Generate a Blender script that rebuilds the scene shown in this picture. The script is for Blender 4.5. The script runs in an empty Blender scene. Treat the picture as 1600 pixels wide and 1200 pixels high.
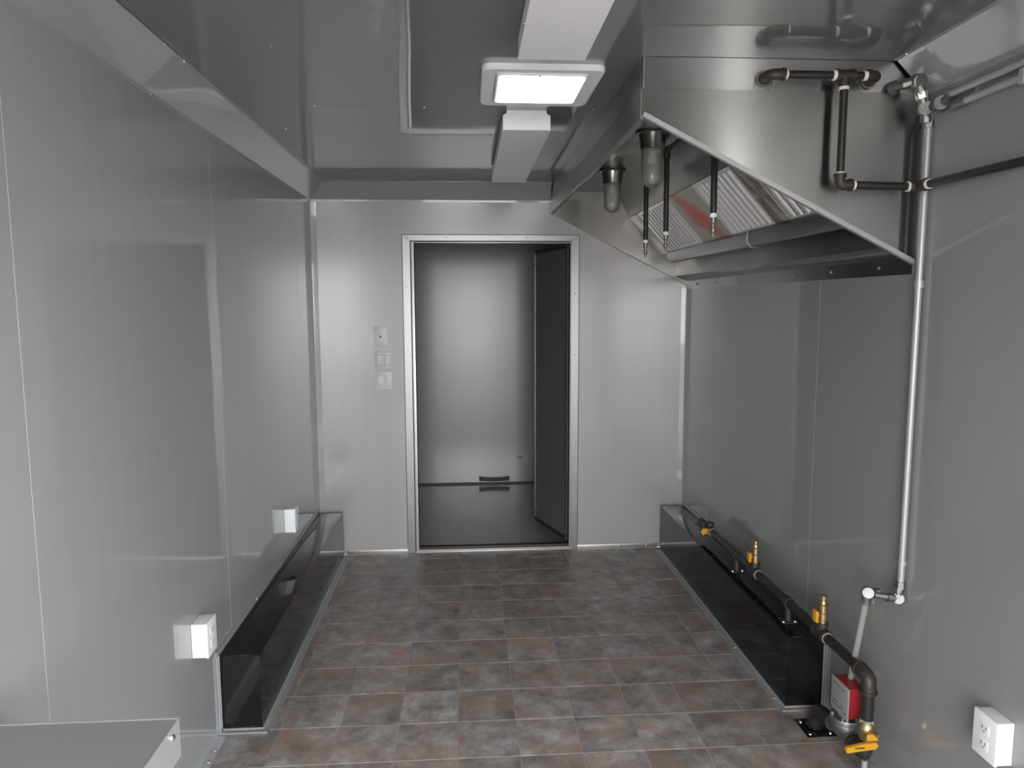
import bpy, bmesh, math, random
from mathutils import Vector, Matrix
random.seed(7)
S = bpy.context.scene
C = S.collection

# ------------------------------------------------------------------ camera, world, exposure
YAW, PITCH, ROLL, FPX = 0.0646, 0.1111, -0.0034, 1115.6
cam = bpy.data.objects.new('camera', bpy.data.cameras.new('camera'))
C.objects.link(cam)
cam.data.sensor_width = 36.0
cam.data.lens = FPX / 1600 * 36.0
cam.data.clip_start = 0.02
_f = Vector((math.sin(YAW) * math.cos(PITCH), math.cos(YAW) * math.cos(PITCH), -math.sin(PITCH)))
_r = Vector((math.cos(YAW), -math.sin(YAW), 0))
_u = _r.cross(_f)
_r2 = math.cos(ROLL) * _r + math.sin(ROLL) * _u
_u2 = -math.sin(ROLL) * _r + math.cos(ROLL) * _u
cam.matrix_world = Matrix(((_r2.x, _u2.x, -_f.x, 0.852), (_r2.y, _u2.y, -_f.y, -4.0875),
                           (_r2.z, _u2.z, -_f.z, 1.4504), (0, 0, 0, 1)))
S.camera = cam

SKY = 2.4                       # overcast daylight outside the trailer
w = bpy.data.worlds.new('overcast_sky')
S.world = w
w.use_nodes = True
w.node_tree.nodes['Background'].inputs[0].default_value = (0.965, 0.985, 1.0, 1)
w.node_tree.nodes['Background'].inputs[1].default_value = SKY
S.view_settings.view_transform = 'Standard'
S.view_settings.look = 'None'
S.view_settings.exposure = 2.75
S.view_settings.gamma = 1.0
S.view_settings.use_curve_mapping = False
S.cycles.max_bounces = 10
S.cycles.diffuse_bounces = 6
S.cycles.glossy_bounces = 6
S.cycles.transmission_bounces = 8
S.cycles.sample_clamp_indirect = 6.0

W = 2.13           # inner width of the trailer (left wall x = 0, right wall x = W, partition y = 0)
H = 2.115          # ceiling
HW = 2.03          # where the walls meet the cove
YR = -4.9          # rear wall behind the camera
DX0, DX1, DZ0, DZ1 = 0.567, 1.452, 0.03, 1.793   # doorway in the partition
RDX0, RDX1, RDZ1 = 0.40, 1.58, 1.95             # rear door opening
SWY0, SWY1, SWZ0, SWZ1 = -3.9, -3.33, 0.03, 1.9  # side door opening in the right wall


def portal(name, loc, rot, sx, sy):
    l = bpy.data.lights.new(name, 'AREA')
    l.shape = 'RECTANGLE'
    l.size = sx
    l.size_y = sy
    l.cycles.is_portal = True
    o = bpy.data.objects.new(name, l)
    C.objects.link(o)
    o.location = loc
    o.rotation_euler = rot
    return o


# portals only steer the sky light through the two real openings, they emit nothing
portal('rear_door_portal', ((RDX0 + RDX1) / 2, YR - 0.07, RDZ1 / 2), (math.pi / 2, 0, 0), RDX1 - RDX0, RDZ1)
portal('side_door_portal', (W + 0.07, (SWY0 + SWY1) / 2, (SWZ0 + SWZ1) / 2), (0, math.pi / 2, 0),
       SWZ1 - SWZ0, SWY1 - SWY0)


# ------------------------------------------------------------------ materials
def mat(name, col=(0.5, 0.5, 0.5), rough=0.5, metal=0.0, **kw):
    m = bpy.data.materials.new(name)
    m.use_nodes = True
    b = m.node_tree.nodes['Principled BSDF']
    b.inputs['Base Color'].default_value = (*col, 1)
    b.inputs['Roughness'].default_value = rough
    b.inputs['Metallic'].default_value = metal
    for k, v in kw.items():
        b.inputs[k.replace('_', ' ')].default_value = v
    return m


def nd(m, t, **kw):
    n = m.node_tree.nodes.new(t)
    for k, v in kw.items():
        if hasattr(n, k):
            setattr(n, k, v)
        else:
            n.inputs[k.replace('_', ' ')].default_value = v
    return n


def lk(m, a, b):
    m.node_tree.links.new(a, b)


def coords(m, scale=(1, 1, 1), kind='Position'):
    if kind == 'Position':
        g = nd(m, 'ShaderNodeNewGeometry')
        out = g.outputs['Position']
    else:
        g = nd(m, 'ShaderNodeTexCoord')
        out = g.outputs['Object']
    mp = nd(m, 'ShaderNodeMapping')
    mp.inputs['Scale'].default_value = scale
    lk(m, out, mp.inputs['Vector'])
    return mp.outputs['Vector']


def ramp(m, fac, stops):
    r = nd(m, 'ShaderNodeValToRGB')
    e = r.color_ramp.elements
    while len(e) < len(stops):
        e.new(0.5)
    for i, (p, c) in enumerate(stops):
        e[i].position = p
        e[i].color = (*c, 1)
    lk(m, fac, r.inputs['Fac'])
    return r.outputs['Color']


def noise(m, vec, scale=5, detail=3, rough=0.5, dist=0.0):
    n = nd(m, 'ShaderNodeTexNoise')
    n.inputs['Scale'].default_value = scale
    n.inputs['Detail'].default_value = detail
    n.inputs['Roughness'].default_value = rough
    n.inputs['Distortion'].default_value = dist
    lk(m, vec, n.inputs['Vector'])
    return n.outputs['Fac']


def bump(m, h, strength=0.1, dist=0.01):
    b = nd(m, 'ShaderNodeBump')
    b.inputs['Strength'].default_value = strength
    b.inputs['Distance'].default_value = dist
    lk(m, h, b.inputs['Height'])
    return b.outputs['Normal']


def P(m):
    return m.node_tree.nodes['Principled BSDF']


def panel_paint(name, c, metal=0.08, rough=0.45, coat=1.0, wav=0.02, ior=1.65, cr=0.045):
    """glossy prefinished sheet: silver-grey paint under a clear, slightly wavy coat"""
    m = mat(name, c, rough, metal)
    b = P(m)
    b.inputs['Coat Weight'].default_value = coat
    b.inputs['Coat Roughness'].default_value = cr
    b.inputs['Coat IOR'].default_value = ior
    v = coords(m, (1, 1, 1))
    f = noise(m, v, 1.1, 1, 0.4)
    col = ramp(m, noise(m, coords(m, (9, 9, 0.25)), 3.0, 2), [(0.3, tuple(x * 0.985 for x in c)), (0.7, tuple(x * 1.015 for x in c))])
    lk(m, col, b.inputs['Base Color'])
    n1 = bump(m, f, wav, 0.3)
    lk(m, n1, b.inputs['Coat Normal'])
    lk(m, n1, b.inputs['Normal'])
    return m


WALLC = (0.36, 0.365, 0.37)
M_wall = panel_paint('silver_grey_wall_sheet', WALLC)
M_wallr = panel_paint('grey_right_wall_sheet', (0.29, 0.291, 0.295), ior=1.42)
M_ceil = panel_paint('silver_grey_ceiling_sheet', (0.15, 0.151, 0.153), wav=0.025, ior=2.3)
M_part = panel_paint('silver_grey_partition_sheet', (0.37, 0.37, 0.375), cr=0.18)
M_cove = panel_paint('silver_grey_cove_sheet', (0.36, 0.362, 0.37), wav=0.06)
M_back = mat('seam_backing', (0.16, 0.16, 0.165), 0.6, 0.2)
M_alu = mat('aluminium_trim', (0.42, 0.42, 0.41), 0.4, 0.9)
M_alu_d = mat('aluminium_jamb', (0.32, 0.32, 0.32), 0.4, 0.9)
M_casing = mat('aluminium_casing', (0.30, 0.30, 0.295), 0.32, 0.85)
M_flange = mat('aluminium_flange', (0.40, 0.40, 0.40), 0.42, 0.35)
M_caulk = mat('dark_joint_line', (0.09, 0.09, 0.09), 0.6)
M_edge = mat('bright_aluminium_bead', (0.58, 0.59, 0.6), 0.4, 0.6)
M_screw = mat('screw_steel', (0.8, 0.8, 0.8), 0.2, 1.0)
M_dark = mat('dark_gasket', (0.03, 0.03, 0.035), 0.5)
M_white = mat('white_plastic', (0.84, 0.85, 0.86), 0.35)
M_plate = mat('pale_grey_wall_plate', (0.62, 0.62, 0.62), 0.35)
M_slot = mat('dark_slot', (0.05, 0.05, 0.05), 0.6)
M_enamel = mat('white_enamel', (0.82, 0.82, 0.84), 0.4)
M_black = mat('black_gloss_cover', (0.008, 0.008, 0.009), 0.07, 0.0, IOR=1.43)
M_bpipe = mat('black_iron_pipe', (0.028, 0.026, 0.025), 0.38, 0.3)
M_biron = mat('dark_malleable_fitting', (0.06, 0.05, 0.042), 0.5, 0.5)
M_tape = mat('white_thread_tape', (0.8, 0.79, 0.77), 0.7)
M_emt = mat('galvanised_conduit', (0.46, 0.475, 0.47), 0.42, 0.45)
M_cast = mat('cast_zinc', (0.26, 0.26, 0.256), 0.44, 0.9)
M_brass = mat('brass', (0.5, 0.38, 0.2), 0.3, 0.95)
M_yel = mat('yellow_handle', (0.62, 0.31, 0.015), 0.45)
M_red = mat('red_enamel', (0.27, 0.008, 0.012), 0.4)
M_face = mat('grey_face_plate', (0.33, 0.33, 0.33), 0.4, 0.2)
M_ink = mat('dark_red_print', (0.16, 0.04, 0.045), 0.6)
M_bulb = mat('frosted_bulb', (0.75, 0.75, 0.7), 0.5)
M_blue = mat('blue_sticker', (0.02, 0.12, 0.5), 0.4)
M_brown = mat('brown_tag', (0.22, 0.17, 0.12), 0.6)
M_grout = mat('grey_grout_line', (0.34, 0.335, 0.335), 0.6)
M_ground = mat('gravel_yard', (0.3, 0.29, 0.27), 0.9)


def stainless(name, c, rough=0.28, rot=0.25, aniso=0.97):
    m = mat(name, c, rough, 1.0)
    b = P(m)
    b.inputs['Anisotropic'].default_value = aniso
    b.inputs['Anisotropic Rotation'].default_value = rot
    t = nd(m, 'ShaderNodeTangent')
    t.direction_type = 'RADIAL'
    t.axis = 'Z'
    lk(m, t.outputs['Tangent'], b.inputs['Tangent'])
    v = coords(m, (1, 1, 1))
    f = noise(m, v, 2.2, 3, 0.55, 0.6)
    lk(m, ramp(m, f, [(0.3, tuple(x * 0.86 for x in c)), (0.7, tuple(min(1, x * 1.08) for x in c))]), b.inputs['Base Color'])
    r = nd(m, 'ShaderNodeMapRange')
    r.inputs['To Min'].default_value = rough * 0.8
    r.inputs['To Max'].default_value = rough * 1.25
    lk(m, f, r.inputs['Value'])
    lk(m, r.outputs['Result'], b.inputs['Roughness'])
    lk(m, bump(m, noise(m, v, 3.0, 1), 0.03, 0.1), b.inputs['Normal'])
    return m


M_ss = stainless('brushed_stainless', (0.35, 0.342, 0.332), 0.3)
M_ssf = stainless('stainless_filler_strip', (0.45, 0.45, 0.45), 0.24)
M_filt = mat('filter_stainless', (0.80, 0.80, 0.80), 0.34, 0.85)
M_fdark = mat('filter_plenum', (0.03, 0.03, 0.03), 0.7)
M_blank = stainless('blank_panel_stainless', (0.42, 0.39, 0.33), 0.35)
M_lamp = mat('lamp_holder_metal', (0.45, 0.45, 0.45), 0.25, 1.0)

# blank panel with a blurred red reflection painted into its colour (object space)
M_redrefl = mat('blank_panel_with_painted_red_reflection', (0.42, 0.39, 0.33), 0.35, 0.8)
_v = coords(M_redrefl, (1, 1, 1), 'Object')
_sep = nd(M_redrefl, 'ShaderNodeSeparateXYZ')
lk(M_redrefl, _v, _sep.inputs[0])
_w = nd(M_redrefl, 'ShaderNodeMath', operation='MULTIPLY')
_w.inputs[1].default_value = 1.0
_n = noise(M_redrefl, _v, 9, 2)


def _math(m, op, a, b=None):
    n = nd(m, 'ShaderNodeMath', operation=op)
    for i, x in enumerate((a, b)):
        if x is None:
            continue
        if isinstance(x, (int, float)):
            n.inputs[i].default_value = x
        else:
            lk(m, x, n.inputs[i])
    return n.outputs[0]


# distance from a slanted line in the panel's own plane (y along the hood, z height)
_ln = _math(M_redrefl, 'ADD', _math(M_redrefl, 'MULTIPLY', _sep.outputs[1], 1.0), _math(M_redrefl, 'MULTIPLY', _sep.outputs[2], -0.75))
_d = _math(M_redrefl, 'ABSOLUTE', _math(M_redrefl, 'ADD', _ln, _math(M_redrefl, 'MULTIPLY', _math(M_redrefl, 'SUBTRACT', _n, 0.5), 0.10)))
_a = _math(M_redrefl, 'ABSOLUTE', _math(M_redrefl, 'ADD', _sep.outputs[2], 0.01))
_k = _math(M_redrefl, 'ADD', _math(M_redrefl, 'MULTIPLY', _d, 6.5), _math(M_redrefl, 'MULTIPLY', _a, 4.5))
lk(M_redrefl, ramp(M_redrefl, _k, [(0.12, (0.70, 0.05, 0.05)), (0.5, (0.46, 0.17, 0.14)), (0.95, (0.42, 0.39, 0.33))]), P(M_redrefl).inputs['Base Color'])

# slate-look vinyl tile
M_tile = mat('slate_look_vinyl_tile', (0.1, 0.09, 0.085), 0.42)
_oi = nd(M_tile, 'ShaderNodeObjectInfo')
_pos = coords(M_tile)
_off = nd(M_tile, 'ShaderNodeVectorMath', operation='ADD')
_cmb = nd(M_tile, 'ShaderNodeCombineXYZ')
for _i in range(3):
    lk(M_tile, _math(M_tile, 'MULTIPLY', _oi.outputs['Random'], 17.0 + 9 * _i), _cmb.inputs[_i])
lk(M_tile, _pos, _off.inputs[0])
lk(M_tile, _cmb.outputs[0], _off.inputs[1])
_f1 = noise(M_tile, _off.outputs[0], 11, 9, 0.7, 0.15)
_f2 = noise(M_tile, _off.outputs[0], 6, 6, 0.62, 0.1)
_c1 = ramp(M_tile, _f1, [(0.30, (0.115, 0.098, 0.094)), (0.5, (0.275, 0.248, 0.238)), (0.70, (0.46, 0.445, 0.445))])
_rust = ramp(M_tile, _f2, [(0.46, (0, 0, 0)), (0.68, (0.75, 0.75, 0.75))])
_mx = nd(M_tile, 'ShaderNodeMix', data_type='RGBA')
lk(M_tile, _rust, _mx.inputs[0])
lk(M_tile, _c1, _mx.inputs[6])
_mx.inputs[7].default_value = (0.33, 0.215, 0.155, 1)
_hs = nd(M_tile, 'ShaderNodeHueSaturation')
lk(M_tile, _mx.outputs[2], _hs.inputs['Color'])
lk(M_tile, _math(M_tile, 'ADD', _math(M_tile, 'MULTIPLY', _oi.outputs['Random'], 0.26), 0.87), _hs.inputs['Value'])
lk(M_tile, _hs.outputs[0], P(M_tile).inputs['Base Color'])
lk(M_tile, bump(M_tile, _f1, 0.12, 0.004), P(M_tile).inputs['Normal'])

# clear, slightly dusty jar glass (thin wall)
M_glass = bpy.data.materials.new('clear_jar_glass')
M_glass.use_nodes = True
M_glass.node_tree.nodes.remove(P(M_glass))
_tr = nd(M_glass, 'ShaderNodeBsdfTransparent')
_tr.inputs['Color'].default_value = (0.93, 0.95, 0.94, 1)
_gl = nd(M_glass, 'ShaderNodeBsdfGlossy')
_gl.inputs['Roughness'].default_value = 0.06
_fr = nd(M_glass, 'ShaderNodeFresnel')
_fr.inputs['IOR'].default_value = 1.5
_m1 = nd(M_glass, 'ShaderNodeMixShader')
lk(M_glass, _fr.outputs[0], _m1.inputs[0])
lk(M_glass, _tr.outputs[0], _m1.inputs[1])
lk(M_glass, _gl.outputs[0], _m1.inputs[2])
_du = nd(M_glass, 'ShaderNodeBsdfDiffuse')
_du.inputs['Color'].default_value = (0.6, 0.6, 0.58, 1)
_m2 = nd(M_glass, 'ShaderNodeMixShader')
_m2.inputs[0].default_value = 0.2
lk(M_glass, _m1.outputs[0], _m2.inputs[1])
lk(M_glass, _du.outputs[0], _m2.inputs[2])
lk(M_glass, _m2.outputs[0], M_glass.node_tree.nodes['Material Output'].inputs['Surface'])

# translucent roof-vent lid, lit by the sky above it
M_lid = bpy.data.materials.new('translucent_vent_lid')
M_lid.use_nodes = True
M_lid.node_tree.nodes.remove(P(M_lid))
_t = nd(M_lid, 'ShaderNodeBsdfTranslucent')
_t.inputs['Color'].default_value = (0.62, 0.6, 0.62, 1)
_df = nd(M_lid, 'ShaderNodeBsdfDiffuse')
_df.inputs['Color'].default_value = (0.85, 0.85, 0.85, 1)
_ms = nd(M_lid, 'ShaderNodeMixShader')
_ms.inputs[0].default_value = 0.35
lk(M_lid, _t.outputs[0], _ms.inputs[1])
lk(M_lid, _df.outputs[0], _ms.inputs[2])
lk(M_lid, _ms.outputs[0], M_lid.node_tree.nodes['Material Output'].inputs['Surface'])

# ------------------------------------------------------------------ mesh helpers
ORG = {}


def bx(bm, x0, x1, y0, y1, z0, z1, bev=0.0):
    vs = [bm.verts.new((x, y, z)) for z in (z0, z1) for y in (y0, y1) for x in (x0, x1)]
    fs = []
    for f in ((0, 2, 3, 1), (4, 5, 7, 6), (0, 1, 5, 4), (1, 3, 7, 5), (3, 2, 6, 7), (2, 0, 4, 6)):
        fs.append(bm.faces.new([vs[i] for i in f]))
    if bev:
        es = list({e for f in fs for e in f.edges})
        bmesh.ops.bevel(bm, geom=es, offset=bev, segments=2, affect='EDGES', profile=0.6)
    return bm


def prism(bm, pts, axis, a0, a1):
    """polygon extruded along an axis; pts are the other two coordinates in x,y,z order"""
    def mk(p, a):
        if axis == 'x':
            return (a, p[0], p[1])
        if axis == 'y':
            return (p[0], a, p[1])
        return (p[0], p[1], a)
    A = [bm.verts.new(mk(p, a0)) for p in pts]
    B = [bm.verts.new(mk(p, a1)) for p in pts]
    n = len(pts)
    bm.faces.new(A)
    bm.faces.new(B[::-1])
    for i in range(n):
        bm.faces.new((A[i], B[i], B[(i + 1) % n], A[(i + 1) % n]))
    return bm


def sheet(bm, line, axis, a0, a1, th=0.003):
    """thin bent sheet: polyline profile thickened to one side, extruded"""
    n = len(line)
    off = []
    for i in range(n):
        p = Vector(line[i])
        d1 = (Vector(line[i]) - Vector(line[i - 1])).normalized() if i else None
        d2 = (Vector(line[i + 1]) - Vector(line[i])).normalized() if i < n - 1 else None
        if d1 is None:
            d1 = d2
        if d2 is None:
            d2 = d1
        n1 = Vector((-d1.y, d1.x))
        n2 = Vector((-d2.y, d2.x))
        b = (n1 + n2).normalized()
        off.append(p + b * (th / max(0.3, b.dot(n1))))
    prism(bm, [tuple(p) for p in line] + [tuple(p) for p in off[::-1]], axis, a0, a1)
    return bm


def fillet(pts, r, k=5):
    pts = [Vector(p) for p in pts]
    if len(pts) < 3 or r <= 0:
        return pts
    out = [pts[0]]
    for i in range(1, len(pts) - 1):
        a, b, c = pts[i - 1], pts[i], pts[i + 1]
        u = (a - b).normalized()
        v = (c - b).normalized()
        t = min(r, (a - b).length * 0.49, (c - b).length * 0.49)
        p, q = b + u * t, b + v * t
        for j in range(k + 1):
            s = j / k
            out.append(p * (1 - s) ** 2 + b * 2 * s * (1 - s) + q * s * s)
    out.append(pts[-1])
    return out


def tube(bm, pts, r, n=14, bend=0.0):
    pts = fillet(pts, bend) if bend else [Vector(p) for p in pts]
    rs = r if isinstance(r, (list, tuple)) else [r] * len(pts)
    d0 = (pts[1] - pts[0]).normalized()
    ref = Vector((0, 0, 1)) if abs(d0.z) < 0.9 else Vector((1, 0, 0))
    u = d0.cross(ref).normalized()
    rings = []
    for i, p in enumerate(pts):
        if i == 0:
            d = d0
        elif i == len(pts) - 1:
            d = (pts[i] - pts[i - 1]).normalized()
        else:
            d = ((pts[i] - pts[i - 1]).normalized() + (pts[i + 1] - pts[i]).normalized()).normalized()
        u = (u - d * u.dot(d)).normalized()
        v = d.cross(u)
        rings.append([bm.verts.new(p + (u * math.cos(2 * math.pi * k / n) + v * math.sin(2 * math.pi * k / n)) * rs[i]) for k in range(n)])
    for a, b in zip(rings, rings[1:]):
        for k in range(n):
            bm.faces.new((a[k], a[(k + 1) % n], b[(k + 1) % n], b[k]))
    bm.faces.new(rings[0][::-1])
    bm.faces.new(rings[-1])
    return bm


def lathe(bm, prof, c=(0, 0, 0), n=24):
    """profile [(r, z)] turned about a vertical axis through c"""
    rings = []
    for r, z in prof:
        if r < 1e-6:
            rings.append([bm.verts.new((c[0], c[1], c[2] + z))])
        else:
            rings.append([bm.verts.new((c[0] + r * math.cos(2 * math.pi * k / n), c[1] + r * math.sin(2 * math.pi * k / n), c[2] + z)) for k in range(n)])
    for a, b in zip(rings, rings[1:]):
        for k in range(n):
            k2 = (k + 1) % n
            if len(a) == 1 and len(b) == 1:
                continue
            if len(a) == 1:
                bm.faces.new((a[0], b[k], b[k2]))
            elif len(b) == 1:
                bm.faces.new((a[k2], a[k], b[0]))
            else:
                bm.faces.new((a[k], b[k], b[k2], a[k2]))
    return bm


def finish(name, bm, m, shift=None, smooth=True):
    bmesh.ops.recalc_face_normals(bm, faces=bm.faces)
    if shift is not None:
        bmesh.ops.translate(bm, verts=bm.verts, vec=-shift)
    me = bpy.data.meshes.new(name)
    if smooth:
        for f in bm.faces:
            f.smooth = True
        for e in bm.edges:
            e.smooth = len(e.link_faces) == 2 and e.calc_face_angle(3.0) < 0.6
    bm.to_mesh(me)
    bm.free()
    me.materials.append(m)
    return me


def obj(name, bm, m, parent=None, origin=None):
    """one mesh object; vertices are given in world space"""
    if parent is not None:
        org = ORG[parent.name]
        o = bpy.data.objects.new(name, finish(name, bm, m, org))
        o.parent = parent
    else:
        org = Vector(origin) if origin is not None else Vector((0, 0, 0))
        o = bpy.data.objects.new(name, finish(name, bm, m, org))
        o.location = org
    C.objects.link(o)
    ORG[o.name] = org
    return o


def inst(name, me, parent, loc, rot=(0, 0, 0), scale=(1, 1, 1)):
    """a child that shares mesh data, at a world location"""
    o = bpy.data.objects.new(name, me)
    C.objects.link(o)
    o.parent = parent
    o.location = Vector(loc) - ORG[parent.name]
    o.rotation_euler = rot
    o.scale = scale
    ORG[o.name] = Vector(loc)
    return o


def thing(name, loc, label, cat, group=None):
    o = bpy.data.objects.new(name, None)
    o.empty_display_size = 0.05
    C.objects.link(o)
    o.location = loc
    ORG[o.name] = Vector(loc)
    o['label'] = label
    o['category'] = cat
    if group:
        o['group'] = group
    return o


def tag(o, label, cat, group=None):
    o['label'] = label
    o['category'] = cat
    if group:
        o['group'] = group
    return o


def struct(o, label, cat):
    o['kind'] = 'structure'
    o['label'] = label
    o['category'] = cat
    return o


def B():
    return bmesh.new()


# a screw head: low dome, axis +z
_sm = B()
lathe(_sm, [(0.0045, 0), (0.0042, 0.0016), (0.0025, 0.0028), (0, 0.003)], n=8)
SCREW = finish('screw', _sm, M_screw)
FACE = {'x': (0, math.pi / 2, 0), '-x': (0, -math.pi / 2, 0), 'y': (-math.pi / 2, 0, 0), '-y': (math.pi / 2, 0, 0),
        'z': (0, 0, 0), '-z': (math.pi, 0, 0)}


def screw(parent, loc, face, s=1.0):
    return inst('screw', SCREW, parent, loc, FACE[face], (s, s, s))


# ------------------------------------------------------------------ the setting
# floor: a grout-coloured bed with every tile laid on it
T, GX, GY, GAP = 0.2036, -0.0027, -1.9344, 0.0032
floor = struct(obj('floor', bx(B(), -0.06, W + 0.06, YR - 0.06, 0.0, -0.05, -0.0015), M_grout), 'brown slate-look tiled trailer floor', 'floor')
tile_mesh = {}
cols = [max(0, GX + i * T) for i in range(11)] + [W]
rows = [GY + j * T for j in range(-16, 10)] + [0.0]
for j in range(len(rows) - 1):
    for i in range(len(cols) - 1):
        x0, x1, y0, y1 = cols[i], cols[i + 1], rows[j], rows[j + 1]
        if x1 - x0 < 0.02 or y1 - y0 < 0.02:
            continue
        key = (round(x1 - x0, 3), round(y1 - y0, 3))
        if key not in tile_mesh:
            a, b_ = (x1 - x0 - GAP) / 2, (y1 - y0 - GAP) / 2
            bm = B()
            lo = [bm.verts.new((sx * a, sy * b_, -0.0014)) for sx, sy in ((-1, -1), (1, -1), (1, 1), (-1, 1))]
            hi = [bm.verts.new((sx * (a - 0.0012), sy * (b_ - 0.0012), 0)) for sx, sy in ((-1, -1), (1, -1), (1, 1), (-1, 1))]
            bm.faces.new(lo[::-1])
            bm.faces.new(hi)
            for k in range(4):
                bm.faces.new((lo[k], lo[(k + 1) % 4], hi[(k + 1) % 4], hi[k]))
            tile_mesh[key] = finish('tile', bm, M_tile, smooth=False)
        inst('tile', tile_mesh[key], floor, ((x0 + x1) / 2, (y0 + y1) / 2, 0))


def panels_x(parent, xa, xb, ys, z0, z1, hole=None, m=None):
    """upright sheets on a side wall, one per bay"""
    for y0, y1 in zip(ys, ys[1:]):
        bm = B()
        g = 0.0008
        if hole and hole[0] < y1 and hole[1] > y0:
            bx(bm, xa, xb, y0 + g, y1 - g, z0, hole[2])
            bx(bm, xa, xb, y0 + g, y1 - g, hole[3], z1)
            if hole[0] > y0:
                bx(bm, xa, xb, y0 + g, hole[0], hole[2], hole[3])
            if hole[1] < y1:
                bx(bm, xa, xb, hole[1], y1 - g, hole[2], hole[3])
        else:
            bx(bm, xa, xb, y0 + g, y1 - g, z0, z1)
            es = [e for e in bm.edges if abs(e.verts[0].co.z - e.verts[1].co.z) > 0.5]
            bmesh.ops.bevel(bm, geom=es, offset=0.0008, segments=1, affect='EDGES')
        obj('panel', bm, m or M_wall, parent)


wl = struct(obj('wall_left', bx(B(), -0.06, -0.003, YR, 0.0, 0, H), M_back), 'glossy silver-grey left wall of upright sheets', 'wall')
panels_x(wl, -0.003, 0.0, [YR, -3.85, -2.662, -1.569, -0.36, 0.0], 0, HW + 0.01)
bm = B()
bx(bm, W + 0.003, W + 0.06, YR, 0, 0, SWZ0)
bx(bm, W + 0.003, W + 0.06, YR, 0, SWZ1, H)
bx(bm, W + 0.003, W + 0.06, YR, SWY0, SWZ0, SWZ1)
bx(bm, W + 0.003, W + 0.06, SWY1, 0, SWZ0, SWZ1)
wr = struct(obj('wall_right', bm, M_back), 'glossy grey right wall with conduit and gas line', 'wall')
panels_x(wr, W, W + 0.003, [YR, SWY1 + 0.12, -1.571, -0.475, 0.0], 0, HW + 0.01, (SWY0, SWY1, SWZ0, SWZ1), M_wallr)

# partition (back wall) with the doorway
bm = B()
for x0, x1, z0, z1 in ((-0.06, DX0, 0, H), (DX1, W + 0.06, 0, H), (DX0, DX1, DZ1, H), (DX0, DX1, -0.05, DZ0 - 0.012)):
    bx(bm, x0, x1, 0.0, 0.055, z0, z1)
wb = struct(obj('wall_back', bm, M_part), 'pale silver-grey back partition around the doorway', 'wall')

# rear wall behind the camera with its open door
bm = B()
bx(bm, -0.06, RDX0, YR - 0.06, YR, -0.05, H)
bx(bm, RDX1, W + 0.06, YR - 0.06, YR, -0.05, H)
bx(bm, RDX0, RDX1, YR - 0.06, YR, RDZ1, H)
struct(obj('wall_rear', bm, M_wall), 'rear wall of the trailer with an open doorway', 'wall')
struct(obj('ground', bx(B(), -30, 32, -40, -5.5, -0.75, -0.7), M_ground), 'gravel yard outside the trailer', 'ground')
struct(obj('ground', bx(B(), 2.6, 32, -5.5, 12, -0.75, -0.7), M_ground), 'gravel yard beside the trailer', 'ground')

# ceiling with a hole for the roof vent
VX0, VX1, VY0, VY1 = 0.955, 1.205, -1.985, -1.70


def ceil_ring(bm, x0, x1, y0, y1, z0, z1):
    if y0 < VY0 and y1 > VY1:
        bx(bm, x0, x1, y0, VY0, z0, z1)
        bx(bm, x0, x1, VY1, y1, z0, z1)
        bx(bm, x0, VX0, VY0, VY1, z0, z1)
        bx(bm, VX1, x1, VY0, VY1, z0, z1)
    else:
        bx(bm, x0, x1, y0, y1, z0, z1)
    return bm


ce = struct(obj('ceiling', ceil_ring(B(), -0.06, W + 0.06, YR - 0.06, 0.055, H + 0.003, H + 0.045), M_back), 'glossy grey sheet ceiling', 'ceiling')
cys = [YR, -4.0, -2.79, -1.575, 0.0]
for y0, y1 in zip(cys, cys[1:]):
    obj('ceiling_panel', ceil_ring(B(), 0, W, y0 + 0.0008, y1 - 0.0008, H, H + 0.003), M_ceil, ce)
for x, y in ((0.358, -2.12), (0.354, -1.565), (0.72, -1.565), (0.18, -1.24), (1.3, -1.565)):
    screw(ce, (x, y, H), '-z', 1.1)

# coves between walls and ceiling
D = H - HW


def cove(name, parts, label):
    root = None
    for k, (kind, a0, a1, tilt) in enumerate(parts):
        bm = B()
        if kind == 'l':
            sheet(bm, [(0.0, HW - 0.012), (0.0 + 0.0015, HW), (D, H - 0.0015 - tilt), (D + 0.012, H - tilt * 0.3)][::-1], 'y', a0, a1, 0.0015)
        elif kind == 'r':
            sheet(bm, [(W, HW - 0.012), (W - 0.0015, HW), (W - D, H - 0.0015), (W - D - 0.012, H)], 'y', a0, a1, 0.0015)
        else:
            sheet(bm, [(0.0, HW - 0.012), (-0.0015, HW), (-D, H - 0.0015), (-D - 0.012, H)], 'x', a0, a1, 0.0015)
        if k == 0:
            root = struct(obj(name, bm, M_cove), label, 'trim')
        else:
            obj('cove_panel', bm, M_cove, root)
    return root


c1 = cove('trim_1', [('l', -2.055, -0.012, 0.0), ('l', YR, -2.057, 0.004)], 'silver-grey cove along the top of the left wall')
c2 = cove('trim_2', [('r', YR, -2.112, 0.0)], 'grey cove along the top of the right wall')
c3 = cove('trim_3', [('b', 0.012, 1.334, 0.0)], 'dark cove over the back partition')
for y in (-2.13, -2.0, -1.0, -0.5):
    screw(c1, (0.003, y, HW - 0.006), 'x', 0.9)
    screw(c1, (D + 0.008, y, H - 0.003), '-z', 0.9)
for x in (0.16, 0.42, 0.76, 1.1):
    screw(c3, (x, -0.001, HW - 0.006), '-y', 0.8)
    screw(c3, (x, -D - 0.006, H - 0.002), '-z', 0.8)
screw(c2, (W - D - 0.006, -2.16, H - 0.002), '-z', 1.0)

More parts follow.
